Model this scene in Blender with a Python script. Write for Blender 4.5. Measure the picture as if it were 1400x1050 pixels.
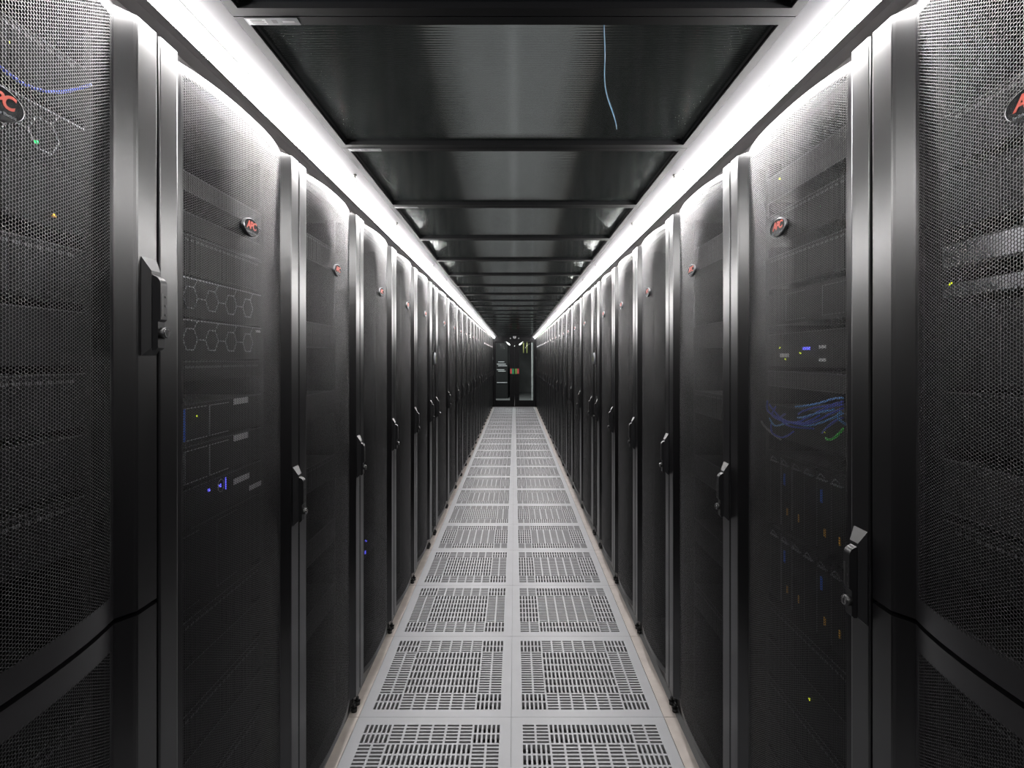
import bpy, bmesh, math, random
import numpy as np
from mathutils import Matrix, Vector

for o in list(bpy.data.objects): bpy.data.objects.remove(o)
SC = bpy.context.scene
COL = SC.collection
PI = math.pi
rnd = random.Random(7)

# ------------------------------------------------------------------ camera, world, exposure
EYE = 1.412
F = 718.0
cam = bpy.data.cameras.new('camera'); cam_o = bpy.data.objects.new('camera', cam); COL.objects.link(cam_o)
cam_o.location = (0, 0, EYE); cam_o.rotation_euler = (PI/2, 0, 0)
cam.sensor_width = 36; cam.lens = 36*F/1400
cam.shift_x = -3.5/1400; cam.shift_y = -35/1400
cam.clip_start = 0.02; cam.clip_end = 200
SC.camera = cam_o
w = bpy.data.worlds.new('dark_hall'); SC.world = w; w.use_nodes = True
w.node_tree.nodes['Background'].inputs[0].default_value = (0.6, 0.65, 0.75, 1)
w.node_tree.nodes['Background'].inputs[1].default_value = 0.004
SC.view_settings.view_transform = 'Standard'; SC.view_settings.look = 'None'
SC.view_settings.exposure = 0.0; SC.view_settings.gamma = 1
SC.view_settings.use_curve_mapping = False
LED_RADIANCE = 86.0

# ------------------------------------------------------------------ materials
def mat(name, col, rough=.5, metal=0.0, spec=.5, ior=1.5, bump=0, bscale=300, emit=None, estr=0, var=0, vscale=6, aniso=0, coat=0):
    m = bpy.data.materials.new(name); m.use_nodes = True
    nt = m.node_tree; b = nt.nodes['Principled BSDF']
    b.inputs['Base Color'].default_value = (*col, 1)
    b.inputs['Roughness'].default_value = rough
    b.inputs['Metallic'].default_value = metal
    b.inputs['Specular IOR Level'].default_value = spec
    b.inputs['Anisotropic'].default_value = aniso; b.inputs['IOR'].default_value = ior
    b.inputs['Coat Weight'].default_value = coat
    tc = nt.nodes.new('ShaderNodeTexCoord')
    if bump:
        n = nt.nodes.new('ShaderNodeTexNoise'); n.inputs['Scale'].default_value = bscale; n.inputs['Detail'].default_value = 2
        bp = nt.nodes.new('ShaderNodeBump'); bp.inputs['Strength'].default_value = bump; bp.inputs['Distance'].default_value = .001
        nt.links.new(tc.outputs['Object'], n.inputs['Vector'])
        nt.links.new(n.outputs['Fac'], bp.inputs['Height']); nt.links.new(bp.outputs['Normal'], b.inputs['Normal'])
    if var:
        n2 = nt.nodes.new('ShaderNodeTexNoise'); n2.inputs['Scale'].default_value = vscale; n2.inputs['Detail'].default_value = 5
        r = nt.nodes.new('ShaderNodeMapRange')
        r.inputs['From Min'].default_value = .3; r.inputs['From Max'].default_value = .7
        r.inputs['To Min'].default_value = 1-var; r.inputs['To Max'].default_value = 1+var
        mx = nt.nodes.new('ShaderNodeVectorMath'); mx.operation = 'SCALE'; mx.inputs[0].default_value = col
        nt.links.new(tc.outputs['Object'], n2.inputs['Vector']); nt.links.new(n2.outputs['Fac'], r.inputs['Value'])
        nt.links.new(r.outputs['Result'], mx.inputs['Scale']); nt.links.new(mx.outputs[0], b.inputs['Base Color'])
    if emit:
        b.inputs['Emission Color'].default_value = (*emit, 1); b.inputs['Emission Strength'].default_value = estr
    return m

M = {}
M['paint'] = mat('charcoal textured paint', (0.0014, 0.0013, 0.0016), .30, ior=1.60, bump=.035, bscale=1400, var=.12, vscale=3)
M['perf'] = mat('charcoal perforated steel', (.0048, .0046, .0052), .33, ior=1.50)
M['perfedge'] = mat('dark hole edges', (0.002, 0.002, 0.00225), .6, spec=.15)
M['cab'] = mat('cabinet paint', (0.003, 0.003, 0.00325), .6, spec=.3)
M['handle'] = mat('dark moulded handle', (0.0045, 0.0045, 0.005), .36, spec=.3)
M['black'] = mat('black rubber', (0.004, 0.004, 0.004), .45)
M['chrome'] = mat('polished chrome', (0.375, 0.375, 0.385), .18, metal=1)
M['badge'] = mat('glossy black badge', (0.003, 0.003, 0.004), .2)
M['rim'] = mat('badge silver rim', (0.25, 0.25, 0.26), .3, metal=1)
M['red'] = mat('red lettering', (0.4464, 0.0465, 0.0217), .45)
M['greytext'] = mat('grey lettering', (0.11, 0.115, 0.125), .5)
M['tile'] = mat('light grey laminate tile', (0.222, 0.225, 0.236), .42, var=.05, vscale=7)
M['slot'] = mat('tile slot edge', (0.15, 0.15, 0.155), .5)
M['damper'] = mat('dark grey damper blades', (0.05, 0.05, 0.0525), .5)
M['beige'] = mat('beige edge strip', (0.28, 0.25, 0.23), .6, var=.12, vscale=14)
M['slab'] = mat('concrete', (.10, .10, .10), .8, var=.2, vscale=3)
M['white'] = mat('white enamel', (.185, .181, .190), .38)
M['soffit'] = mat('grey soffit', (0.0375, 0.035, 0.036), .6)
M['led'] = mat('light diffuser', (.9, .9, .9), .4, emit=(1.0, .975, .965), estr=LED_RADIANCE)
M['frame'] = mat('black anodised frame', (0.002, 0.002, 0.0025), .55, spec=.12)
M['sticker'] = mat('silver sticker', (0.1, 0.1, 0.105), .45)
M['stickerw'] = mat('white label', (0.25, 0.25, 0.25), .5)
M['stickerk'] = mat('label print', (.05, .05, .05), .5)
M['boltm'] = mat('zinc bolt', (0.175, 0.17, 0.165), .35, metal=1)
M['srv'] = mat('black server face', (0.003, 0.003, 0.0035), .5, spec=.2)
M['srvg'] = mat('dark grey server face', (0.0175, 0.0175, 0.0185), .5, spec=.3)
M['silver'] = mat('bare metal', (0.25, 0.25, 0.265), .35, metal=.85)
M['trim'] = mat('grey metal trim', (0.065, 0.065, 0.07), .5, metal=.5)
M['lite'] = mat('light grey plastic label', (0.45, 0.45, 0.462), .5)
M['bluep'] = mat('blue plastic', (.02, .12, .6), .5)
M['orange'] = mat('amber plastic', (.55, .28, .02), .5)
M['bluec'] = mat('blue patch cable', (.02, .05, .45), .45)
M['bluec2'] = mat('light blue cable', (.08, .28, .65), .45)
M['greenc'] = mat('green patch cable', (.04, .55, .05), .45)
M['greyc'] = mat('grey cable', (.25, .25, .25), .5)
for nm, c in (('green', (.05, 1, .25)), ('yellow', (.75, .9, .02)), ('blue', (.12, .12, 1)), ('amber', (1, .5, .03)), ('olive', (.25, .28, .05))):
    M['e_'+nm] = mat('lit '+nm, (.01, .01, .01), .5, emit=c, estr={'olive': .35, 'blue': 2.2}.get(nm, 1.6))
M['signr'] = mat('red sign', (0.372, 0.036, 0.036), .5)
M['signg'] = mat('green sign', (0.006, 0.168, 0.06), .5)
M['signy'] = mat('yellow-green sign', (0.096, 0.18, 0.024), .5)
M['pale'] = mat('pale painted column', (.8, .8, .8), .6)
M['yellowpipe'] = mat('pale yellow pipe', (.5, .52, .2), .5)
M['ring'] = mat('ring lamp', (.9, .9, .9), .4, emit=(1, .98, .95), estr=6)
M['dotw'] = mat('white plastic', (0.35, 0.35, 0.35), .4)
# clear door glass
g = bpy.data.materials.new('clear door glass'); g.use_nodes = True; nt = g.node_tree
for n in list(nt.nodes): nt.nodes.remove(n)
out = nt.nodes.new('ShaderNodeOutputMaterial'); mix = nt.nodes.new('ShaderNodeMixShader'); tr = nt.nodes.new('ShaderNodeBsdfTransparent')
gl = nt.nodes.new('ShaderNodeBsdfGlossy'); gl.inputs['Roughness'].default_value = .02; fr = nt.nodes.new('ShaderNodeFresnel'); fr.inputs['IOR'].default_value = 1.10
tr.inputs[0].default_value = (.82, .86, .85, 1)
nt.links.new(fr.outputs[0], mix.inputs[0]); nt.links.new(tr.outputs[0], mix.inputs[1]); nt.links.new(gl.outputs[0], mix.inputs[2]); nt.links.new(mix.outputs[0], out.inputs[0])
M['glass'] = g
# smoky fluted polycarbonate
g = bpy.data.materials.new('smoky fluted polycarbonate'); g.use_nodes = True; nt = g.node_tree
b = nt.nodes['Principled BSDF']; out = nt.nodes['Material Output']
b.inputs['Base Color'].default_value = (.010, .013, .014, 1); b.inputs['Roughness'].default_value = .11; b.inputs['IOR'].default_value = 3.9; b.inputs['Specular Tint'].default_value = (.93, 1, .97, 1)
tc = nt.nodes.new('ShaderNodeTexCoord'); sx = nt.nodes.new('ShaderNodeSeparateXYZ'); nt.links.new(tc.outputs['Object'], sx.inputs[0])
mu = nt.nodes.new('ShaderNodeMath'); mu.operation = 'MULTIPLY'; mu.inputs[1].default_value = 2*PI/.0085; nt.links.new(sx.outputs['Y'], mu.inputs[0])
si = nt.nodes.new('ShaderNodeMath'); si.operation = 'SINE'; nt.links.new(mu.outputs[0], si.inputs[0])
cr = nt.nodes.new('ShaderNodeValToRGB'); nt.links.new(si.outputs[0], cr.inputs[0])
cr.color_ramp.elements[0].position = .35; cr.color_ramp.elements[0].color = (.006, .008, .010, 1)
cr.color_ramp.elements[1].position = .85; cr.color_ramp.elements[1].color = (.075, .080, .070, 1)
nt.links.new(cr.outputs[0], b.inputs['Base Color'])
tr = nt.nodes.new('ShaderNodeBsdfTransparent'); tr.inputs[0].default_value = (.8, .9, .9, 1); mix = nt.nodes.new('ShaderNodeMixShader'); mix.inputs[0].default_value = .15
nt.links.new(b.outputs[0], mix.inputs[1]); nt.links.new(tr.outputs[0], mix.inputs[2]); nt.links.new(mix.outputs[0], out.inputs[0])
M['poly'] = g

# ------------------------------------------------------------------ mesh helpers
def link(o, parent=None):
    COL.objects.link(o)
    if parent is not None: o.parent = parent
    return o
def obj(name, mb, parent=None):
    me = mb if isinstance(mb, bpy.types.Mesh) else mb.mesh(name)
    return link(bpy.data.objects.new(name, me), parent)
class MB:
    """collects faces with material slots into ONE mesh"""
    def __init__(s, *mats): s.v = []; s.f = []; s.mi = []; s.sm = []; s.mats = [M[m] for m in mats]
    def face(s, pts, mi=0, smooth=False):
        n = len(s.v); s.v += [tuple(p) for p in pts]; s.f.append(list(range(n, n+len(pts)))); s.mi.append(mi); s.sm.append(smooth)
    def box(s, x0, x1, y0, y1, z0, z1, mi=0):
        n = len(s.v)
        s.v += [(x0,y0,z0),(x1,y0,z0),(x1,y1,z0),(x0,y1,z0),(x0,y0,z1),(x1,y0,z1),(x1,y1,z1),(x0,y1,z1)]
        for q in ((0,3,2,1),(4,5,6,7),(0,1,5,4),(1,2,6,5),(2,3,7,6),(3,0,4,7)):
            s.f.append([n+i for i in q]); s.mi.append(mi); s.sm.append(False)
        return s
    def prism(s, prof, a0, a1, axis='z', mi=0, smooth=False):
        """prof: list of 2D points counter-clockwise; axis z -> (x,y), axis y -> (x,z), axis x -> (y,z)"""
        def P(p, a):
            return {'z': (p[0],p[1],a), 'y': (p[0],a,p[1]), 'x': (a,p[0],p[1])}[axis]
        n = len(s.v); k = len(prof)
        s.v += [P(p,a0) for p in prof] + [P(p,a1) for p in prof]
        for i in range(k):
            j = (i+1) % k
            s.f.append([n+i, n+j, n+k+j, n+k+i]); s.mi.append(mi); s.sm.append(smooth)
        s.f.append([n+i for i in reversed(range(k))]); s.mi.append(mi); s.sm.append(False)
        s.f.append([n+k+i for i in range(k)]); s.mi.append(mi); s.sm.append(False)
        return s
    def cyl(s, c, r, a0, a1, axis='x', seg=20, mi=0, r1=None):
        r1 = r if r1 is None else r1
        n = len(s.v)
        for a, rr in ((a0, r), (a1, r1)):
            for i in range(seg):
                t = 2*PI*i/seg; u, v = rr*math.cos(t), rr*math.sin(t)
                s.v.append({'x': (a, c[0]+u, c[1]+v), 'y': (c[0]+u, a, c[1]+v), 'z': (c[0]+u, c[1]+v, a)}[axis])
        for i in range(seg):
            j = (i+1) % seg
            s.f.append([n+i, n+j, n+seg+j, n+seg+i]); s.mi.append(mi); s.sm.append(True)
        s.f.append([n+i for i in reversed(range(seg))]); s.mi.append(mi); s.sm.append(False)
        s.f.append([n+seg+i for i in range(seg)]); s.mi.append(mi); s.sm.append(False)
        return s
    def tube(s, pts, r, seg=6, mi=0):
        n0 = len(s.v); pts = [Vector(p) for p in pts]
        for i, p in enumerate(pts):
            d = (pts[min(i+1, len(pts)-1)] - pts[max(i-1, 0)]).normalized()
            a = d.cross(Vector((0,0,1)));
            if a.length < 1e-3: a = d.cross(Vector((1,0,0)))
            a.normalize(); b2 = d.cross(a)
            for k in range(seg):
                t = 2*PI*k/seg; s.v.append(tuple(p + a*r*math.cos(t) + b2*r*math.sin(t)))
        for i in range(len(pts)-1):
            for k in range(seg):
                j = (k+1) % seg
                s.f.append([n0+i*seg+k, n0+i*seg+j, n0+(i+1)*seg+j, n0+(i+1)*seg+k]); s.mi.append(mi); s.sm.append(True)
        s.f.append([n0+k for k in range(seg)]); s.mi.append(mi); s.sm.append(False)
        s.f.append([n0+(len(pts)-1)*seg+k for k in reversed(range(seg))]); s.mi.append(mi); s.sm.append(False)
        return s
    def mesh(s, name):
        me = bpy.data.meshes.new(name); me.from_pydata(s.v, [], s.f)
        for m in s.mats: me.materials.append(m)
        me.polygons.foreach_set('material_index', s.mi); me.polygons.foreach_set('use_smooth', s.sm)
        bm = bmesh.new(); bm.from_mesh(me); bmesh.ops.recalc_face_normals(bm, faces=bm.faces[:]); bm.to_mesh(me); bm.free()
        me.update(); return me
def thing(name, label, cat, loc=(0,0,0), rz=0, group=None):
    o = bpy.data.objects.new(name, None); COL.objects.link(o); o.empty_display_size = .05
    o.location = loc; o.rotation_euler = (0,0,rz); o['label'] = label; o['category'] = cat
    if group: o['group'] = group
    return o
def tag(o, label, cat, group=None):
    o['label'] = label; o['category'] = cat
    if group: o['group'] = group
    return o
def struct(name, mb):
    o = obj(name, mb); o['kind'] = 'structure'; return o
ORD = ['', 'first','second','third','fourth','fifth','sixth','seventh','eighth','ninth','tenth','eleventh','twelfth','thirteenth','fourteenth',
       'fifteenth','sixteenth','seventeenth','eighteenth','nineteenth','twentieth','twenty-first','twenty-second','twenty-third','twenty-fourth','twenty-fifth','twenty-sixth']

def text_mesh(body, size, offset=0, shear=0, extrude=.0003, material='red', space=1):
    cu = bpy.data.curves.new('lettering', 'FONT'); cu.body = body; cu.size = size; cu.offset = offset; cu.shear = shear
    cu.extrude = extrude; cu.align_x = 'CENTER'; cu.align_y = 'CENTER'; cu.space_character = space; cu.resolution_u = 4
    o = bpy.data.objects.new('tmp', cu); COL.objects.link(o)
    dg = bpy.context.evaluated_depsgraph_get(); me = bpy.data.meshes.new_from_object(o.evaluated_get(dg))
    bpy.data.objects.remove(o); me.materials.clear(); me.materials.append(M[material])
    me.transform(Matrix(((0,0,1,0),(1,0,0,0),(0,1,0,0),(0,0,0,1))))     # text reads along +y, faces +x
    return me

# ------------------------------------------------------------------ the setting
PX = .6243                # plane of the door frames
TX0, TX1 = -.613, .587    # tile field
TY0 = 1.468               # first visible tile row starts here
DOOR_Y = 15.27
LEDX, ROOF = .515, EYE+.625
fl = MB('slab')
fl.box(-3.2, 3.2, -1.5, 22, -.55, -.45)
fl.box(-3.2, -.656, -1.5, 22, -.03, 0); fl.box(.638, 3.2, -1.5, 22, -.03, 0)
fl.box(-.656, .638, 15.30, 22, -.03, 0)
struct('floor', fl)
for side, x0, x1, n in ((-1, -.6555, TX0-.0015, 1), (1, TX1+.0015, .6375, 2)):
    t = MB('beige')
    y = TY0-.6*4
    while y < DOOR_Y-.01:
        t.box(x0, x1, y+.0012, min(y+.6, DOOR_Y)-.0012, -.03, .0); y += .6
    struct('trim_%d' % n, t)
t = MB('beige'); t.box(TX0, TX1, TY0+.6*23+.001, TY0+.6*23+.03, -.02, .001); struct('trim_3', t)
# plain floor in the stretch behind the photographer (no perforated tiles seen there)
t = MB('tile'); t.box(TX0, TX1, -1.3, TY0-.001, -.03, 0); struct('trim_4', t)
# soffit closure above both rack rows
for side, n in ((-1, 5), (1, 6)):
    t = MB('white', 'soffit')
    pr = [(.6165,.606),(.628,.617),(.645,.626),(.67,.633),(.715,.636),(.73,.645),(.6165,.645)]
    t.prism([(side*a, EYE+b_) for a, b_ in pr], -1.3, DOOR_Y, 'y', 1)
    t.box(*sorted((side*.705, side*.715)), -1.3, DOOR_Y, 1.991, EYE+.636, mi=1)
    struct('trim_%d' % n, t)
# end wall round the aisle door
t = MB('frame')
t.box(-3.2, -.655, DOOR_Y+.03, DOOR_Y+.13, 0, 3.1); t.box(.655, 3.2, DOOR_Y+.03, DOOR_Y+.13, 0, 3.1)
t.box(-.655, .655, DOOR_Y+.03, DOOR_Y+.13, 2.06, 3.1)
struct('wall_end', t)
t = MB('slab'); t.box(-3.2, 3.2, 22, 22.1, 0, 3.1); struct('wall_far', t)
t = MB('slab'); t.box(-3.2, 3.2, -1.5, 22.1, 3.1, 3.2); struct('ceiling', t)

# ------------------------------------------------------------------ perforated floor tiles
def tile_mesh(kindA):
    t = MB('tile', 'slot', 'damper'); S = .6; g_ = .0006; m0 = .04; md = .052
    lo, hi = g_, S-g_
    def q(x0, x1, y0, y1, mi=0, z=0): t.face([(x0,y0,z),(x1,y0,z),(x1,y1,z),(x0,y1,z)], mi)
    q(lo, hi, lo, m0); q(lo, hi, S-m0, hi); q(lo, m0, m0, S-m0); q(S-m0, hi, m0, S-m0)
    d = .018
    for i in range(10):
        for j in range(10):
            inner = 2 <= i <= 7 and 2 <= j <= 7
            corner = (i < 2 or i > 7) and (j < 2 or j > 7)
            vert = (inner or corner) == kindA       # slots running along y
            ox, oy = m0+i*md, m0+j*md
            def R(a0, a1, b0, b1, mi=0):            # a: across the slots, b: along
                if vert: q(ox+a0, ox+a1, oy+b0, oy+b1, mi)
                else: q(ox+b0, ox+b1, oy+a0, oy+a1, mi)
            sw = .0102; p = md/3; e = .0042
            prev = 0
            for k in range(3):
                a0 = p*k + (p-sw)/2; a1 = a0+sw
                R(prev, a0, 0, md); R(a0, a1, 0, e); R(a0, a1, md-e, md); prev = a1
                c = [(a0,e),(a1,e),(a1,md-e),(a0,md-e)]
                for u in range(4):
                    A, B = c[u], c[(u+1)%4]
                    P = [(ox+A[0],oy+A[1]),(ox+B[0],oy+B[1])] if vert else [(ox+A[1],oy+A[0]),(ox+B[1],oy+B[0])]
                    t.face([(*P[0],0),(*P[1],0),(*P[1],-d),(*P[0],-d)], 1)
            R(prev, md, 0, md)
    for a, b in (((lo,lo),(hi,lo)), ((hi,lo),(hi,hi)), ((hi,hi),(lo,hi)), ((lo,hi),(lo,lo))):
        t.face([(*a,0),(*b,0),(*b,-.035),(*a,-.035)], 0)
    me = bpy.data.meshes.new('floor_tile'); me.from_pydata(t.v, [], t.f)
    for m in t.mats: me.materials.append(m)
    me.polygons.foreach_set('material_index', t.mi); me.update()
    return me
def damper_mesh():
    t = MB('damper')
    for k in range(13):
        y = .04+k*.04
        t.prism([(y, -.05), (y+.026, -.062), (y+.027, -.060), (y+.001, -.048)], .03, .57, 'x')
    t.box(.02, .03, .02, .58, -.066, -.036); t.box(.57, .58, .02, .58, -.066, -.036)
    return t.mesh('damper')
TA, TB, TD = tile_mesh(True), tile_mesh(False), damper_mesh()
PL = 'AAAABABBBBBAABBBBBBBBBB'; PR = 'BABBBBBBABBAAABAAAAAABA'
for r in range(23):
    for side, seq, x in (('left', PL, TX0), ('right', PR, TX0+.6)):
        k = seq[r]
        desc = 'with a lengthwise-slotted middle' if k == 'A' else 'with a crosswise-slotted middle'
        o = thing('floor_tile', 'grey perforated floor tile %s, %s from the camera %s of the centre seam' % (desc, ORD[r+1], side), 'floor tile',
                  (x, TY0+.6*r, 0), 0, 'perforated floor tiles')
        if r == 22: pass
        obj('tile_top', TA if k == 'A' else TB, o); obj('damper', TD, o)

# ------------------------------------------------------------------ ceiling panels
def sheet_mesh():
    t = MB('poly'); lam = .0085; seg = 6; y0, y1 = .022, .578; n = int((y1-y0)/lam*seg); a = .00016
    x = .497; z0 = .012; vs = []
    for i in range(n+1):
        y = y0+(y1-y0)*i/n; z = z0+a*math.sin(2*PI*y/lam)
        vs += [(-x, y, z), (x, y, z)]
    t.v = vs
    for i in range(n): t.f.append([2*i, 2*i+2, 2*i+3, 2*i+1]); t.mi.append(0); t.sm.append(True)
    k = len(t.v); t.v += [(-x,y0,z0+.008),(x,y0,z0+.008),(x,y1,z0+.008),(-x,y1,z0+.008)]; t.f.append([k,k+1,k+2,k+3]); t.mi.append(0); t.sm.append(False)
    me = bpy.data.meshes.new('sheet'); me.from_pydata(t.v, [], t.f); me.materials.append(M['poly'])
    me.polygons.foreach_set('use_smooth', t.sm); me.update(); return me
fm = MB('frame')
X = LEDX-.0005
def rbar(x0, x1, y0, y1):
    fm.box(x0, x1, y0, y1, 0, .03)
rbar(-X, X, .001, .024); rbar(-X, X, .577, .599); rbar(-X, -X+.020, .024, .577); rbar(X-.020, X, .024, .577)
fm.box(-X+.020, -X+.024, .026, .574, .004, .03); fm.box(X-.024, X-.020, .026, .574, .004, .03)
FM = fm.mesh('frame'); SM = sheet_mesh()
st = MB('sticker', 'stickerw', 'stickerk')
st.box(-.497, -.400, .004, .024, -.0006, -.0001); st.box(-.494, -.460, .006, .022, -.0009, -.0006, 1)
for k in range(3): st.box(-.488, -.466+.002*k, .008+.005*k, .010+.005*k, -.0011, -.0009, 2)
st.box(-.449, -.440, .009, .019, -.0009, -.0006, 2); st.box(-.430, -.408, .012, .016, -.0009, -.0006, 1)
SM2 = st.mesh('sticker')
PY0 = 1.56-.6
for r in range(-2, 24):
    y0 = PY0+.6*r; y1 = y0+.6
    if y0 > DOOR_Y-.1: break
    lab = ('smoky fluted ceiling panel in a black frame, %s from the camera overhead' % ORD[r+2]) if r >= -1 else 'smoky ceiling panel at the near edge above the camera'
    if r < -1: continue
    o = thing('ceiling_panel', lab, 'ceiling panel', (0, y0, ROOF), 0, 'roof panels over the aisle')
    obj('frame', FM, o); obj('sheet', SM, o); obj('sticker', SM2, o)
# thin blue wire under the nearest panel
M['wire'] = mat('blue-grey wire', (.05, .16, .26), .5)
c = MB('wire'); c.tube([(.168+.112*(k/16)**1.3+.004*math.sin(k*.55), .988+k*.029, ROOF+.0085) for k in range(17)], .0011, 5)
tag(obj('wire', c), 'thin blue wire running under the nearest ceiling panel, right of centre', 'wire')

# ------------------------------------------------------------------ linear lights with white housings
def light_meshes(L):
    # local: x = distance outward from aisle centre (mirrored by rotation), z from eye level
    h = MB('white')
    h.prism([(.515,.6255),(.5700,.6115),(.5705,.6160),(.6068,.6165),(.6080,.5985),(.6098,.5985),(.615,.612),(.615,.634),(.515,.632)], .001, L-.001, 'y')
    d = MB('led')
    pr = [(.5745,.6108)]
    cx, cz = .592, .603
    for k in range(9):
        t = PI*1.02 + (PI*.90)*k/8
        pr.append((cx+.0165*math.cos(t), cz-.003+.0155*math.sin(t)))
    pr += [(.6065,.6165), (.577,.6128)]
    h.mats.append(M['perfedge']); h.prism([(.5705,.6114),(.5742,.6104),(.5745,.6150),(.571,.6155)], .001, L-.001, 'y', 1)
    d.prism(pr, .0005, L-.0005, 'y', smooth=False)
    return h.mesh('housing'), d.mesh('diffuser')
def shift(me, flip):
    me = me.copy()
    if flip: me.transform(Matrix.Rotation(PI, 4, 'Z'))
    return me
joints = [-1.27, .44, 2.15, 3.86, 5.57, 7.28, 8.99, 10.70, 12.41, 14.12, DOOR_Y-.01]
for side in (-1, 1):
    sn = 'left' if side < 0 else 'right'
    for i in range(len(joints)-1):
        L = joints[i+1]-joints[i]
        lab = 'white linear light fixture above the %s rack row, %s from the camera' % (sn, ORD[i]) if i else 'white linear light fixture above the camera on the %s' % sn
        if i == 0: lab = 'white linear light fixture over the %s row just behind the camera' % sn
        o = thing('linear_light', lab, 'light fixture', (0, joints[i] if side > 0 else joints[i+1], EYE), 0 if side > 0 else PI, 'linear lights along the ceiling edges')
        hm, dm = light_meshes(L)
        obj('housing', hm, o); obj('diffuser', dm, o)
        if L > 1:
            for yy in (.25, L-.38) if side > 0 else (L-.25, .38):
                x_ = .539; zz = .6255-(x_-.515)*.254
                b_ = MB('boltm'); b_.cyl((x_, yy), .0065, zz+.001, zz-.006, 'z', 6); b_.cyl((x_, yy), .0035, zz-.006, zz-.012, 'z', 10); obj('bolt', b_, o)
                b_ = MB('black'); x2 = .553; z2 = .6255-(x2-.515)*.254
                yh = yy + (.055 if (yy < L/2) == (side > 0) else -.055)
                b_.cyl((x2, yh), .0045, z2+.001, z2-.0006, 'z', 10); b_.cyl((x2+.008, yh+.02), .002, z2-.0015, z2-.0026, 'z', 8); obj('screw_hole', b_, o)

# ------------------------------------------------------------------ racks
def bulge(u, d0, d1, p=2.6): return d0 + (d1-d0)*(1-abs(u)**p)
def perf_mesh(wd, z0, z1, top=.018, bot=.018, amp=.024, side=.007):
    """curved perforated sheet with hexagonally packed holes"""
    hw = wd/2-.080
    P = .0049; R = P/math.sqrt(3); r = R*.80; cs = 1.5*R
    zt, zb = z1-top, z0+bot; hy = hw-side
    nc = int((2*hy-2*R)/cs)+1; nr = int((zt-zb-P*1.5)/P)+1
    y_start = -(nc-1)*cs/2; z_start = (zt+zb)/2-(nr-.5)*P/2+ P*.25
    ci, ri = np.meshgrid(np.arange(nc), np.arange(nr), indexing='ij')
    cy = (y_start+ci*cs).ravel(); cz = (z_start+ri*P+(ci % 2)*P/2-P/4).ravel()
    ang = np.arange(6)*PI/3
    N = len(cy)
    V = np.zeros((N, 18, 3)); 
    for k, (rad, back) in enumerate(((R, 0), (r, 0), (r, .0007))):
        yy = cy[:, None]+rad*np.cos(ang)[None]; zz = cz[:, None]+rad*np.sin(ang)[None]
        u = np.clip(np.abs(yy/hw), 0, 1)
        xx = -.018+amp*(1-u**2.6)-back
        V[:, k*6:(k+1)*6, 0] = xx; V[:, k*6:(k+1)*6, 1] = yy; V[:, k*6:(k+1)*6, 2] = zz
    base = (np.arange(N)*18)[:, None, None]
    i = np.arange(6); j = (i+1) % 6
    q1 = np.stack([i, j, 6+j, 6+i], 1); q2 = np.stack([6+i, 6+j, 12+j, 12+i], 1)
    Q = (np.concatenate([q1, q2])[None]+base).reshape(-1, 4)
    V = V.reshape(-1, 3)
    # solid margins, a hair behind the jagged hole field
    ev = []; ef = []
    def strip(ya, yb, za, zb_, n):
        b0 = len(V)+len(ev)
        for k in range(n+1):
            y = ya+(yb-ya)*k/n; x = -.018+amp*(1-min(1, abs(y/hw))**2.6)-.0003
            ev.append((x, y, za)); ev.append((x, y, zb_))
        for k in range(n): ef.append((b0+2*k, b0+2*k+2, b0+2*k+3, b0+2*k+1))
    strip(-hw, hw, z1-top-P, z1, 40); strip(-hw, hw, z0, z0+bot+P, 40)
    strip(-hw, -hy+cs, z0, z1, 3); strip(hy-cs, hw, z0, z1, 3)
    V = np.concatenate([V, np.array(ev)]); Q = np.concatenate([Q, np.array(ef)]).astype(np.int32)
    me = bpy.data.meshes.new('perforated_panel'); me.vertices.add(len(V)); me.vertices.foreach_set('co', V.astype(np.float32).ravel())
    me.loops.add(len(Q)*4); me.loops.foreach_set('vertex_index', Q.ravel())
    me.polygons.add(len(Q)); me.polygons.foreach_set('loop_start', np.arange(len(Q), dtype=np.int32)*4); me.polygons.foreach_set('loop_total', np.full(len(Q), 4, dtype=np.int32))
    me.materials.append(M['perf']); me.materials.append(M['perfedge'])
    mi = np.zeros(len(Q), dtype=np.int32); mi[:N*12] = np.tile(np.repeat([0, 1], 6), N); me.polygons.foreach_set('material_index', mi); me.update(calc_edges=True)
    return me
def door_mesh(wd, z0, z1, amp=.024):
    t = MB('paint'); W = wd/2-.003
    half = [(-.036, W), (-.036, W-.074), (-.021, W-.077), (-.0185, W-.0765), (-.0165, W-.073), (-.0035, W-.0535), (-.0010, W-.0505), (0, W-.047), (0, W-.003), (-.0008, W-.001), (-.003, W)]
    t.prism(half, z0, z1); t.prism([(x, -y) for x, y in reversed(half)], z0, z1)
    hw = wd/2-.080; n = 30
    for za, zb in ((z0+.0005, z0+.012), (z1-.012, z1-.0005)):
        pr = [(-.036, -hw)] + [(-.018+amp*(1-abs(-1+2*k/n)**2.6)-.0006, -hw+2*hw*k/n) for k in range(n+1)] + [(-.036, hw)]
        t.prism(pr, za, zb)
    return t.mesh('door')
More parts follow.
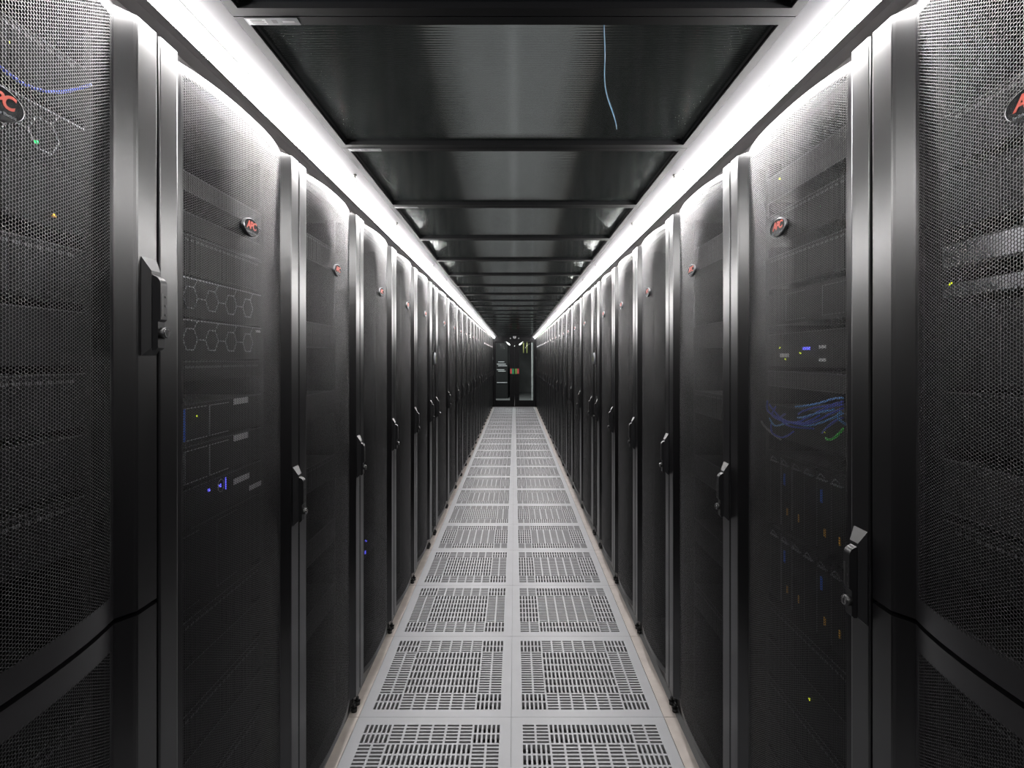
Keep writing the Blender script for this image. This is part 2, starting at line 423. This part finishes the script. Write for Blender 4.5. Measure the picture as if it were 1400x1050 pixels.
def cabinet_mesh(wd):
    t = MB('cab', 'paint'); W = wd/2-.001; D = -1.07
    t.box(D, -.040, -W, -W+.012, .05, 1.975); t.box(D, -.040, W-.012, W, .05, 1.975)
    t.box(D, -.040, -W+.012, W-.012, 1.955, 1.975); t.box(D, -.045, -W+.012, W-.012, .05, .075)
    t.box(D, D+.01, -W+.012, W-.012, .075, 1.955)
    t.box(-.060, -.040, -W+.012, -W+.035, .075, 1.955); t.box(-.060, -.040, W-.035, W-.012, .075, 1.955)
    if wd > .5: t.box(-.12, -.085, -.262, -.243, .075, 1.955); t.box(-.12, -.085, .243, .262, .075, 1.955)
    t.box(-.10, -.033, -W, W, .004, .074, 1)            # plinth
    t.box(-.033, -.030, -W+.01, W-.01, .012, .066, 1)
    return t.mesh('cabinet')
def handle_parts(yc, zc, parent):
    b_ = MB('handle'); hw, hh, wl, wh = .0185, .083, .0115, .060
    # bezel: sloped rectangular frustum standing on the stile
    o_ = [(.0005, -hw, -hh), (.0005, hw, -hh), (.0005, hw, hh), (.0005, -hw, hh)]
    n_ = [(.013, -wl, -hh+.012), (.013, wl, -hh+.012), (.013, wl, wh), (.013, -wl, wh)]
    P = lambda p: (p[0], p[1]+yc, p[2]+zc)
    for i in range(4):
        j = (i+1) % 4; b_.face([P(o_[i]), P(o_[j]), P(n_[j]), P(n_[i])])
    b_.face([P(p) for p in n_]); b_.face([P(p) for p in reversed(o_)])
    base = obj('handle', b_, parent)
    l_ = MB('handle'); prof = []
    for k in range(9):
        a = PI/2*k/8; prof.append((.013+.0135*math.sin(a), .052-.016*(1-math.cos(a))*1.0))
    prof = [(.012, .054)] + prof[1:] + [(.0265, -.022), (.022, -.026), (.022, -.070), (.018, -.074), (.012, -.074)]
    cs_ = [(p[0], p[1]+zc) for p in prof]
    l_.prism(cs_, yc-.0085, yc+.0085, 'y'); obj('lever', l_, base)
    k_ = MB('black'); 
    k_.box(.0263, .0270, yc-.0066, yc-.0014, zc-.018, zc+.022)
    for q in range(3): k_.cyl((yc+.0040, zc+.017-.0155*q), .0022, .026, .0275, 'x', 12)
    obj('code_dial', k_, base)
    k_ = MB('chrome', 'black'); k_.cyl((yc+.001, zc-.045), .0095, .021, .031, 'x', 20, 1); k_.cyl((yc+.001, zc-.045), .0075, .031, .0325, 'x', 20, 0)
    k_.box(.0323, .0330, yc-.0002, yc+.0022, zc-.050, zc-.040, 1)
    obj('lock_cylinder', k_, base)
    return base
BADGE = None
def badge_meshes():
    b_ = MB('badge', 'rim'); n = 40; a, c = .0345, .0205
    el = [(a*math.cos(2*PI*k/n), c*math.sin(2*PI*k/n)) for k in range(n)]
    b_.prism([(y*.965, z*.965) for y, z in el], .0, .0062, 'x', 0)
    nn = len(b_.v)
    for k in range(n):
        j = (k+1) % n; A, B = el[k], el[j]; s_ = .955
        b_.face([(0,*A),(0,*B),(.0060,*B),(.0060,*A)], 1, True)
        b_.face([(.0060,*A),(.0060,*B),(.0068,B[0]*s_,B[1]*s_),(.0068,A[0]*s_,A[1]*s_)], 1, True)
    t1 = text_mesh('APC', .0245, offset=.0007, shear=.22, material='red', space=.86); t1.transform(Matrix.Translation((.0066, -.0005, .0035)))
    t2 = text_mesh('by Schneider Electric', .0054, offset=.0001, material='greytext'); t2.transform(Matrix.Translation((.0065, 0, -.0115)))
    return b_.mesh('badge'), t1, t2
BM, BT1, BT2 = badge_meshes()
ftm = MB('black'); ftm.cyl((0, 0), .011, 0, .012, 'z', 16); ftm.cyl((0, 0), .006, .012, .030, 'z', 12); ftm.box(-.012, .012, -.003, .003, .014, .020)
ftm = ftm.mesh('leveling_foot')
CACHE = {}
def rack_meshes(wd, kind):
    k = (wd, kind)
    if k not in CACHE:
        amp = .024 if wd > .5 else .020
        if kind == 'split':
            CACHE[k] = [(door_mesh(wd, .994, 1.979, amp), perf_mesh(wd, .994, 1.979, bot=.034, amp=amp)), (door_mesh(wd, .080, .986, amp), perf_mesh(wd, .080, .986, top=.034, amp=amp))]
        else:
            CACHE[k] = [(door_mesh(wd, .080, 1.979, amp), perf_mesh(wd, .080, 1.979, amp=amp))]
    return CACHE[k]
def build_rack(wd, kind, label, name, cat, group, loc, rz, badge, protos={}):
    key = (wd, kind, badge)
    if key in protos:
        src = protos[key]
        def dup(o, par):
            c_ = o.copy(); COL.objects.link(c_)
            if par is not None: c_.parent = par
            for ch in o.children: dup(ch, c_)
            return c_
        r_ = dup(src, None); r_.location = loc; r_.rotation_euler = (0,0,rz); r_['label'] = label
        return r_
    r_ = thing(name, label, cat, loc, rz, group)
    obj('cabinet', cabinet_mesh(wd), r_)
    for i, (dm, pm) in enumerate(rack_meshes(wd, kind)):
        d_ = obj('door', dm, r_); obj('perforated_panel', pm, d_)
        if kind == 'split' : d_['label'] = 'upper half door' if i == 0 else 'lower half door'
    handle_parts(wd/2-.003-.0225, 1.50 if kind == 'split' else 1.022, r_)
    if kind == 'split': handle_parts(wd/2-.003-.0225, .55, r_)
    if badge:
        b_ = obj('badge', BM, r_); b_.location = (.0066, 0, 1.7165)
        obj('lettering', BT1, b_); obj('small_lettering', BT2, b_)
    if kind == 'cooler':
        d_ = MB('greytext', 'srvg'); n = 28
        for a0, a1, x0, x1, mi in ((.045, .041, .0, .010, 0), (.041, .029, .010, .013, 0), (.029, .0, .012, .012, 1)):
            for q in range(n):
                t0, t1 = 2*PI*q/n, 2*PI*(q+1)/n
                pt = lambda a, x, t: (x, a*math.cos(t), a*math.sin(t))
                d_.face([pt(a0,x0,t0), pt(a0,x0,t1), pt(a1,x1,t1), pt(a1,x1,t0)], mi, True) if a1 > 0 else d_.face([pt(a0,x0,t0), pt(a0,x0,t1), (x1,0,0)], mi)
        dd = obj('display_unit', d_, r_); dd.location = (.004, 0, EYE)
        s_ = MB('e_olive', 'black'); s_.box(.0122, .0130, -.017, .017, -.022, .008); s_.box(.013, .0134, -.010, .010, -.016, -.002, 1); obj('screen', s_, dd)
    for s_ in (-1, 1):
        f_ = obj('leveling_foot', ftm, r_); f_.location = (-.017, s_*(wd/2-.022), .001)
    protos[key] = r_
    return r_

layout = [('split', .345, .6), ('full', .945-.024, .6)]
units = []
y = .321
seq = [('split', .6)] + [('full', .6)]*5 + [('cooler', .3)] + [('full', .75)]*1 + [('full', .75)] + [('full', .6)]*20
for k, (kind, wd) in enumerate(seq):
    if y+wd > DOOR_Y-.02:
        wd2 = None
        if DOOR_Y-.02-y > .29 and kind == 'full': wd = .3; kind = 'cooler'
        else: break
    units.append((kind, y, wd)); y += wd
Y_END = y
RACKS = {}
for side in (-1, 1):
    sn = 'left' if side < 0 else 'right'; nr = nc_ = 0
    for i, (kind, y0, wd) in enumerate(units):
        badge = kind != 'cooler'
        yc = y0+wd/2
        if kind != 'cooler' and 9.3 < yc < 10.6 and side < 0: badge = False
        if kind == 'cooler':
            nc_ += 1
            lab = 'narrow black cooling unit with a round display, %s side %s' % (sn, 'among the racks' if nc_ == 1 else 'by the far door')
            nm, cat, grp = 'cooling_unit', 'cooling unit', 'in-row cooling units'
        else:
            nr += 1
            size = 'wide ' if wd > .7 else ''
            how = 'black server rack with two half-height mesh doors' if kind == 'split' else '%sblack rack with a full-height mesh door' % size
            lab = '%s, %s from the camera on the %s' % (how, ORD[nr], sn)
            nm, cat, grp = 'server_rack', 'server rack', 'server racks along the aisle'
        RACKS[(side, i)] = build_rack(wd, kind, lab, nm, cat, grp, (side*PX, yc, 0), 0 if side < 0 else PI, badge)

# ------------------------------------------------------------------ equipment seen through the mesh of the near racks
EX = -.080     # front plane of the equipment, local to a rack
def led(parent, yy, zz, colr, s_=.0022):
    e = MB('e_'+colr); e.box(.001, .0032, yy-s_, yy+s_, zz-s_, zz+s_); return obj('indicator_light', e, parent)
def server(side, ri, z0, units_, style, label, name='rack_server', cat='server', leds=()):
    kind, y0, wd = units[ri]; H = units_*.04445
    o = thing(name, label, cat, (side*(PX-EX), y0+wd/2, z0), 0 if side < 0 else PI, 'equipment in the server racks')
    c = MB('cab'); c.box(-.62, -.003, -.219, .219, .002, H-.002); obj('chassis', c, o)
    face = 'srvg' if style in ('switch', 'band') else 'srv'
    f = MB(face, 'silver' if style in ('hex', 'band') else 'trim', 'black'); f.box(-.003, 0, -.241, .241, .0012, H-.0012)
    if style == 'hex':
        f.box(0, .0012, -.238, .238, H-.004, H-.0015, 1)
        cy0 = -.082*2
        for k in range(5):
            yy = cy0+.082*k; zz = H*.50; R = .0265
            for q in range(6):
                a0, a1 = PI/3*q+PI/6*0, PI/3*(q+1)
                A = (yy+R*.98*math.cos(a0), zz+R*math.sin(a0)); B = (yy+R*.98*math.cos(a1), zz+R*math.sin(a1))
                f.tube([(.001, *A), (.001, *B)], .0013, 4, 1)
            if k < 4: f.tube([(.001, yy+R, zz), (.001, yy+.082-R, zz)], .0012, 4, 1)
            f.tube([(.001, yy+R*.5, zz+R*.87), (.001, yy+R*.5+.012, H-.004)], .0010, 4, 1)
    elif style == 'switch':
        for k in range(24):
            for q in range(2):
                yy = -.22+.0165*k; f.box(0, .0006, yy, yy+.012, H*.15+q*H*.40, H*.15+q*H*.40+H*.28, 2)
        f.box(0, .001, -.24, .24, H-.004, H-.0012, 1); f.box(0, .001, -.24, .24, .0012, .003, 1)
        f.box(0, .001, .185, .235, H*.2, H*.8, 1)
    elif style == 'drives':
        for k in range(12 if units_ < 2 else 24):
            n_ = 12 if units_ < 2 else 24
            yy = -.215+.43*k/n_; f.box(0, .004, yy+.001, yy+.43/n_-.001, .006, H-.007, 0); f.box(.004, .0048, yy+.002, yy+.43/n_-.003, H-.016, H-.011, 1)
        f.box(0, .001, -.24, .24, H-.003, H-.0012, 1)
    elif style == 'band':
        f.box(0, .003, -.238, .238, H*.12, H*.88, 1)
    elif style == 'bay':
        for ya, yb in ((-.14, -.05), (.02, .11)):
            for q in range(2):
                za = .010
                f.box(0, .0012, ya, ya+.0022, za, H-.010, 1); f.box(0, .0012, ya, yb, za, za+.0016, 1); f.box(0, .0012, ya, yb, H-.0115, H-.010, 1)
    elif style == 'plain':
        f.box(0, .001, -.235, .235, H-.0030, H-.0016, 1)
    obj('faceplate', f, o)
    for (yy, zz, cc) in leds: led(o, yy, zz, cc)
    return o
def latch(parent, yy, zz, s_=1, m='silver'):
    l = MB(m); l.box(0, .006, yy-.012*s_, yy+.012*s_, zz, zz+.0022); l.tube([(.004, yy-.008, zz+.003), (.012, yy, zz+.012), (.004, yy+.008, zz+.005)], .0012, 5)
    return obj('latch', l, parent)
def nameplate(parent, ya, yb, za, zb, m='lite', nm='nameplate'):
    l = MB(m); l.box(.001, .0035, ya, yb, za, zb); return obj(nm, l, parent)
def blade_chassis(side, ri, z0, units_, label, cols=8):
    kind, y0, wd = units[ri]; H = units_*.04445
    o = thing('blade_chassis', label, 'blade chassis', (side*(PX-EX), y0+wd/2, z0), 0 if side < 0 else PI, 'equipment in the server racks')
    c = MB('cab'); c.box(-.7, -.012, -.219, .219, .002, H-.002); c.box(-.012, 0, -.241, -.221, .001, H-.001); c.box(-.012, 0, .221, .241, .001, H-.001); obj('chassis', c, o)
    wb = .438/cols
    for k in range(cols):
        yy = -.219+wb*k
        b_ = MB('srv', 'silver'); b_.box(-.011, .002, yy+.0012, yy+wb-.0012, .004, H-.004); b_.box(.002, .0026, yy+.0015, yy+.0028, .01, H-.01, 1)
        bl = obj('blade', b_, o)
        l = MB('silver'); l.box(.002, .008, yy+.008, yy+wb-.010, H-.026, H-.0235); l.tube([(.006, yy+.012, H-.021), (.010, yy+wb*.5, H-.010), (.006, yy+wb*.72, H-.019)], .0013, 5)
        obj('latch', l, bl)
        if (k*5+ri) % 3 != 1:
            a_ = MB('orange'); a_.box(.002, .0034, yy+wb*.55, yy+wb*.55+.006, H*.22, H*.22+.018); obj('release_tab', a_, bl)
        if k % 3 == 1:
            a_ = MB('bluep'); a_.box(.002, .004, yy+wb*.3, yy+wb*.3+.007, H*.60, H*.60+.03); obj('blue_tab', a_, bl)
    return o
# left row: local +y = world +y ; right row is turned, so local +y = towards the camera
L1 = 'in the second left rack'
server(-1, 1, 1.500, 2, 'hex', 'black server with a hexagon-patterned bezel, upper one '+L1)
nameplate(server(-1, 1, 1.409, 2, 'hex', 'black server with a hexagon-patterned bezel, lower one '+L1), .205, .228, .074, .080)
server(-1, 1, 1.592, 2, 'drives', 'drive-bay server directly above the hexagon bezels '+L1)
server(-1, 1, 1.77, 1, 'switch', 'grey network switch near the top '+L1, 'network_switch', 'network switch')
server(-1, 1, 1.684, 1, 'plain', 'slim plain server under the top switch '+L1)
server(-1, 1, 1.362, 1, 'drives', 'slim server directly below the hexagon bezels '+L1)
for n_, (z_, bl) in enumerate(((1.226, True), (1.134, False))):
    s_ = server(-1, 1, z_, 2, 'plain', 'dark storage server %s, with silver-edged bays, %s' % (('with blue bay edge' if bl else 'below the blue-edged one'), L1), leds=((-.06, .058, 'yellow'),) if bl else ())
    for q, (ya, yb) in enumerate(((-.104, -.020), (-.012, .07))):
        b_ = MB('bluep' if bl and q == 0 else 'silver'); b_.box(0, .003, ya, ya+.0028, .008, .078); obj('bay_edge', b_, s_)
        b_ = MB('silver'); b_.box(0, .0018, ya, yb, .0075, .0088); b_.box(0, .0018, ya, yb, .0772, .0785); obj('bay_edge', b_, s_)
    nameplate(s_, .092, .160, .070, .085)
s_ = server(-1, 1, 1.042, 2, 'plain', 'dark server with a round blue-lit power button '+L1)
b_ = MB('silver', 'e_blue')
n = 20
for q in range(n):
    t0, t1 = 2*PI*q/n, 2*PI*(q+1)/n
    b_.tube([(.002, .035+.012*math.cos(t0), .066+.015*math.sin(t0)), (.002, .035+.012*math.cos(t1), .066+.015*math.sin(t1))], .0012, 4, 0)
b_.cyl((.035, .066), .0045, 0, .0012, 'x', 12, 1); b_.box(0, .0025, .056, .0585, .052, .080, 1); b_.box(0, .0025, -.015, -.009, .064, .070, 1)
obj('power_button', b_, s_); nameplate(s_, .092, .168, .054, .068); nameplate(s_, .170, .232, .020, .032)
server(-1, 1, .862, 4, 'bay', 'tall bay-fronted storage unit below the round power button '+L1)
for k in range(6): server(-1, 1, .76-.1*k, 2, ('drives', 'plain')[k % 2], '%s drive server from the bottom %s' % (ORD[6-k].capitalize() if False else ORD[6-k], L1))
R1 = 'in the second right rack'
server(1, 1, 1.838, 1.6, 'switch', 'grey perforated switch at the top '+R1, 'network_switch', 'network switch', leds=((-.17, .050, 'yellow'),))
server(1, 1, 1.715, 2, 'drives', 'drive server with a green light, below the top switch '+R1, leds=((.017, .044, 'green'),))
server(1, 1, 1.60, 2, 'drives', 'drive server with one yellow light, third from the top '+R1, leds=((.003, .036, 'yellow'),))
server(1, 1, 1.50, 2, 'bay', 'plain bay-fronted server, fourth from the top '+R1)
s_ = server(1, 1, 1.39, 2, 'plain', 'switch with blue and yellow lights above the blue cables '+R1, 'network_switch', 'network switch', leds=((-.17, .05, 'yellow'), (-.14, .02, 'yellow'), (-.07, .035, 'yellow')))
for k in range(4): led(s_, -.055+.008*k, .046, 'blue', .0035)
nameplate(s_, -.165, -.125, .025, .035); nameplate(s_, .01, .035, .045, .052); nameplate(s_, .01, .035, .015, .022)
server(1, 1, 1.335, 1, 'switch', 'black patch switch feeding the blue cables '+R1, 'network_switch', 'network switch')
server(1, 1, 1.20, 2, 'plain', 'dark unit behind the sagging blue cables '+R1, leds=((-.06, .05, 'yellow'), (.03, .045, 'yellow')))
blade_chassis(1, 1, .965, 4.4, 'upper blade chassis with silver latches '+R1)
blade_chassis(1, 1, .765, 4.4, 'lower blade chassis with amber tabs '+R1)
s_ = server(1, 1, .655, 2, 'drives', 'server with a green and a yellow light below the blades '+R1, leds=((.02, .045, 'green'), (-.105, .06, 'yellow')))
nameplate(s_, .0, .035, .066, .078)
for k in range(5):
    server(1, 1, .55-.1*k, 2, ('plain', 'drives')[k % 2], '%s server from the bottom %s' % (ORD[5-k], R1), leds=(((-.03+.03*k, .05, 'yellow'),) if k < 3 else ()))
# blue cables in the right rack
yc1 = units[1][1]+.3
STR = [((1152,544),(1140,545),(1120,551),(1100,555),(1085,556)), ((1152,549),(1130,555),(1115,557),(1098,562),(1086,566)),
 ((1152,553),(1130,558),(1105,570),(1090,577),(1070,574),(1050,562),(1042,548)), ((1140,560),(1120,564),(1100,570),(1080,571)),
 ((1120,568),(1100,578),(1075,577),(1056,568),(1048,556)), ((1152,558),(1135,566),(1110,578),(1090,580),(1068,572),(1052,566)),
 ((1152,565),(1130,575),(1105,582),(1080,578),(1060,582),(1050,572)), ((1052,553),(1062,566),(1078,582),(1095,586)),
 ((1152,571),(1143,575),(1132,583),(1112,592)), ((1150,562),(1146,572),(1145,588)), ((1085,590),(1070,598),(1056,592),(1047,580))]
def place(px, xx): zz = F*xx/(px[0]-703.5); return (xx, zz, EYE-(px[1]-490)*zz/F)
def smooth_line(P_):
    o_ = []
    P_ = [Vector(p) for p in P_]; P_ = [P_[0]]+P_+[P_[-1]]
    for i_ in range(1, len(P_)-2):
        for q in range(5):
            t_ = q/5; a_, b_, c_, d_ = P_[i_-1:i_+3]
            o_.append(.5*((2*b_)+(c_-a_)*t_+(2*a_-5*b_+4*c_-d_)*t_*t_+(3*b_-a_-3*c_+d_)*t_**3))
    return o_+[P_[-1]]
for k, pts in enumerate(STR):
    xx = .699-.0052*(0, 1, 2, 3, 4, 7, 0, 5, 3, 6, 2)[k]
    P_ = [place(p, xx) for p in pts]; P_[-1] = (PX-EX-.001, *P_[-1][1:])
    c = MB('bluec' if k % 3 else 'bluec2'); c.tube(smooth_line(P_), .0023)
    tag(obj('patch_cable', c), 'blue patch cable, %s strand from the top of the bundle, %s' % (ORD[k+1], R1), 'cable', 'blue patch cables in the right rack')
c = MB('greenc'); P_ = [place(p, .694) for p in ((1124,599),(1131,601),(1138,600),(1146,594),(1153,586))]; P_[0] = (PX-EX-.001, *P_[0][1:])
c.tube(smooth_line(P_), .0026)
tag(obj('patch_cable', c), 'green patch cable below the blue bundle '+R1, 'cable')
c = MB('greyc'); c.tube([(PX-EX-.008, yc1+.26-.012*q, 1.235-.035*(q/9)**.6) for q in range(10)], .003)
tag(obj('patch_cable', c), 'grey patch cable below the blue bundle '+R1, 'cable')
# right rack 0 and left rack 0
R0 = 'in the nearest right rack'; L0 = 'in the nearest left rack'
server(1, 0, 1.555, 1, 'band', 'silver-fronted server, upper one '+R0)
server(1, 0, 1.508, .6, 'band', 'slim silver-fronted server, lower one '+R0, leds=((-.225, .024, 'yellow'),))
server(1, 0, 1.72, 2, 'drives', 'drive server at the top '+R0); server(1, 0, 1.62, 2, 'bay', 'bay-fronted server above the silver ones '+R0)
server(1, 0, 1.365, 3, 'bay', 'tall bay-fronted server below the silver ones '+R0)
server(1, 0, 1.27, 2, 'plain', 'plain server with a bright top edge '+R0)
for k in range(5): server(1, 0, 1.16-.1*k-(.06 if k > 1 else 0), 2, ('switch', 'drives')[k % 2], '%s grey unit down, below the bright-edged server %s' % (ORD[k+1], R0))
for k in range(4): server(1, 0, .56-.1*k, 2, 'drives', '%s drive server behind the lower half door %s' % (ORD[k+1], R0), leds=((-.16+.02*k, .05, 'yellow'),) if k in (0, 1) else ())
server(-1, 0, 1.70, 2, 'hex', 'black server with a hexagon-patterned bezel '+L0, leds=((.15, .03, 'green'),))
server(-1, 0, 1.61, 2, 'bay', 'bay-fronted server below the hexagon bezel '+L0, leds=((.18, .02, 'amber'),))
server(-1, 0, 1.80, 2, 'drives', 'drive server at the top '+L0, leds=((.10, .02, 'yellow'), (.11, .05, 'yellow')))
for k in range(5): server(-1, 0, 1.50-.1*k, 2, ('drives', 'plain')[k % 2], '%s server down from the middle bay server %s' % (ORD[k+1], L0), leds=((.19, .03, 'green'),) if k == 4 else ())
for k in range(6): server(-1, 0, .86-.12*k, 2, ('plain', 'drives')[k % 2], '%s server behind the lower half door %s' % (ORD[k+1], L0))
c = MB('bluec'); c.tube([(-(PX-EX-.01), .62+.02*q, 1.86-.06*math.sin(q/12*PI)) for q in range(13)], .0026)
tag(obj('patch_cable', c), 'blue patch cable hanging near the top '+L0, 'cable')
for side, sn in ((-1, 'left'), (1, 'right')):
    for k in range(6):
        kk = (1.75, 1.45, 1.2, .95, .7, .45)[k]
        ll = ()
        server(side, 2, kk, 2, ('drives', 'switch', 'plain')[(k+(side > 0)) % 3], '%s unit from the top in the third rack on the %s' % (ORD[k+1], sn), leds=ll)
s_ = server(-1, 3, .47, 2, 'plain', 'dark unit with bright blue lights low in the fourth rack on the left')
led(s_, .05, .03, 'blue', .007); led(s_, .05, .10-.015, 'blue', .003); led(s_, .07, .075, 'blue', .003)

# ------------------------------------------------------------------ sliding glass doors at the end of the aisle
D = thing('door_frame', 'black metal frame round the glass doors at the far end', 'door frame', (0, DOOR_Y, 0))
t = MB('frame'); t.box(-.655, .655, .0, .10, 1.895, 2.055); obj('header', t, D)
for s_ in (-1, 1):
    t = MB('frame'); t.box(*sorted((s_*.575, s_*.655)), .0, .10, .001, 1.895); obj('jamb', t, D)
for s_, sn in ((-1, 'left'), (1, 'right')):
    d_ = thing('glass_door', 'black-framed glass door, %s leaf at the far end' % sn, 'door', (s_*.2885, DOOR_Y+.03, 0), 0, 'pair of aisle end doors')
    # leaf spans 0..s*.575
    x_in, x_out = -s_*.2870, s_*.2850
    t = MB('frame')
    t.box(*sorted((x_in, x_in+s_*.135)), 0, .04, .003, 1.890); t.box(*sorted((x_out-s_*.03, x_out)), 0, .04, .003, 1.890)
    t.box(*sorted((x_in+s_*.135, x_out-s_*.03)), 0, .04, .003, .19); t.box(*sorted((x_in+s_*.135, x_out-s_*.03)), 0, .04, 1.865, 1.890)
    obj('leaf_frame', t, d_)
    t = MB('glass'); t.box(*sorted((x_in+s_*.135, x_out-s_*.03)), .018, .024, .19, 1.865); obj('glass_pane', t, d_)
    t = MB('signr'); t.box(*sorted((x_in+s_*.078, x_in+s_*.125)), -.003, 0, 1.03-.065, 1.18-.065); o_ = obj('sign', t, d_); o_['label'] = 'red sign'
    t = MB('signg' if s_ < 0 else 'signy'); t.box(*sorted((x_in+s_*.015, x_in+s_*.070)), -.003, 0, 1.025-.065, 1.18-.065); o_ = obj('sign', t, d_); o_['label'] = 'green sign'
sd = MB('dotw', 'black'); sd.cyl((0, 2.03), .045, DOOR_Y-.002, DOOR_Y-.030, 'y', 24, 0, .035); sd.cyl((0, 2.03), .012, DOOR_Y-.030, DOOR_Y-.033, 'y', 12, 1)
tag(obj('motion_sensor', sd), 'round white sensor on the header above the far glass doors', 'sensor')
for s_, sn in ((-1, 'left'), (1, 'right')):
    sd = MB('dotw'); sd.cyl((s_*.12, 1.995), .016, DOOR_Y-.001, DOOR_Y-.014, 'y', 16)
    tag(obj('indicator_button', sd), 'small white button on the header, %s of the round sensor' % sn, 'button')
# beyond the glass
la = bpy.data.lights.new('room_fill_light', 'AREA'); la.shape = 'RECTANGLE'; la.size = .6; la.size_y = 1.2; la.energy = 240  # unseen lamp, added to brighten the pale column and room behind the doors
lo = bpy.data.objects.new('room_fill_light', la); COL.objects.link(lo); lo.location = (-.6, 16.3, 3.02)
tag(lo, 'unseen fill lamp added to light the room beyond the glass doors', 'lamp')
rg = MB('ring'); rr = .33
rg.tube([(rr*math.cos(2*PI*k/40), 17.2+.05*math.sin(2*PI*k/40), 2.15+rr*math.sin(2*PI*k/40)) for k in range(41)], .016, 8)
rl = tag(obj('ring_lamp', rg), 'glowing ring lamp hanging in the room beyond the glass doors', 'lamp')
rd = MB('boltm'); rd.cyl((0, 17.2), .008, 2.15+rr, 3.1, 'z', 8); obj('hanging_rod', rd, rl)
t = MB('pale'); t.box(.525, .60, 16.2, 16.3, 0, 3.1); tag(obj('column', t), 'pale white column behind the right glass door', 'column')
t = MB('yellowpipe'); t.cyl((.43, 18.0), .022, 1.6, 3.1, 'z', 12); tag(obj('pipe', t), 'thin pale yellow pipe behind the right glass, nearer the centre', 'pipe')
t = MB('yellowpipe'); t.cyl((.31, 18.0), .022, 1.6, 3.1, 'z', 12); tag(obj('pipe', t), 'thin pale yellow pipe behind the right glass, nearest the middle stile', 'pipe')
bc = thing('shelf_cabinet', 'dark cabinet with silver shelf edges behind the left glass door', 'cabinet', (-.52, 18.5, 0))
t = MB('cab'); t.box(-.3, .28, 0, .9, 0, 2.0); obj('carcass', t, bc)
for k, z_ in enumerate((.55, .95, 1.0, 1.14, 1.2, 1.28)):
    t = MB('lite'); t.box(-.1+.04*(k % 2), .26-.05*(k % 3), -.03, 0, z_, z_+.022); obj('shelf_edge', t, bc)
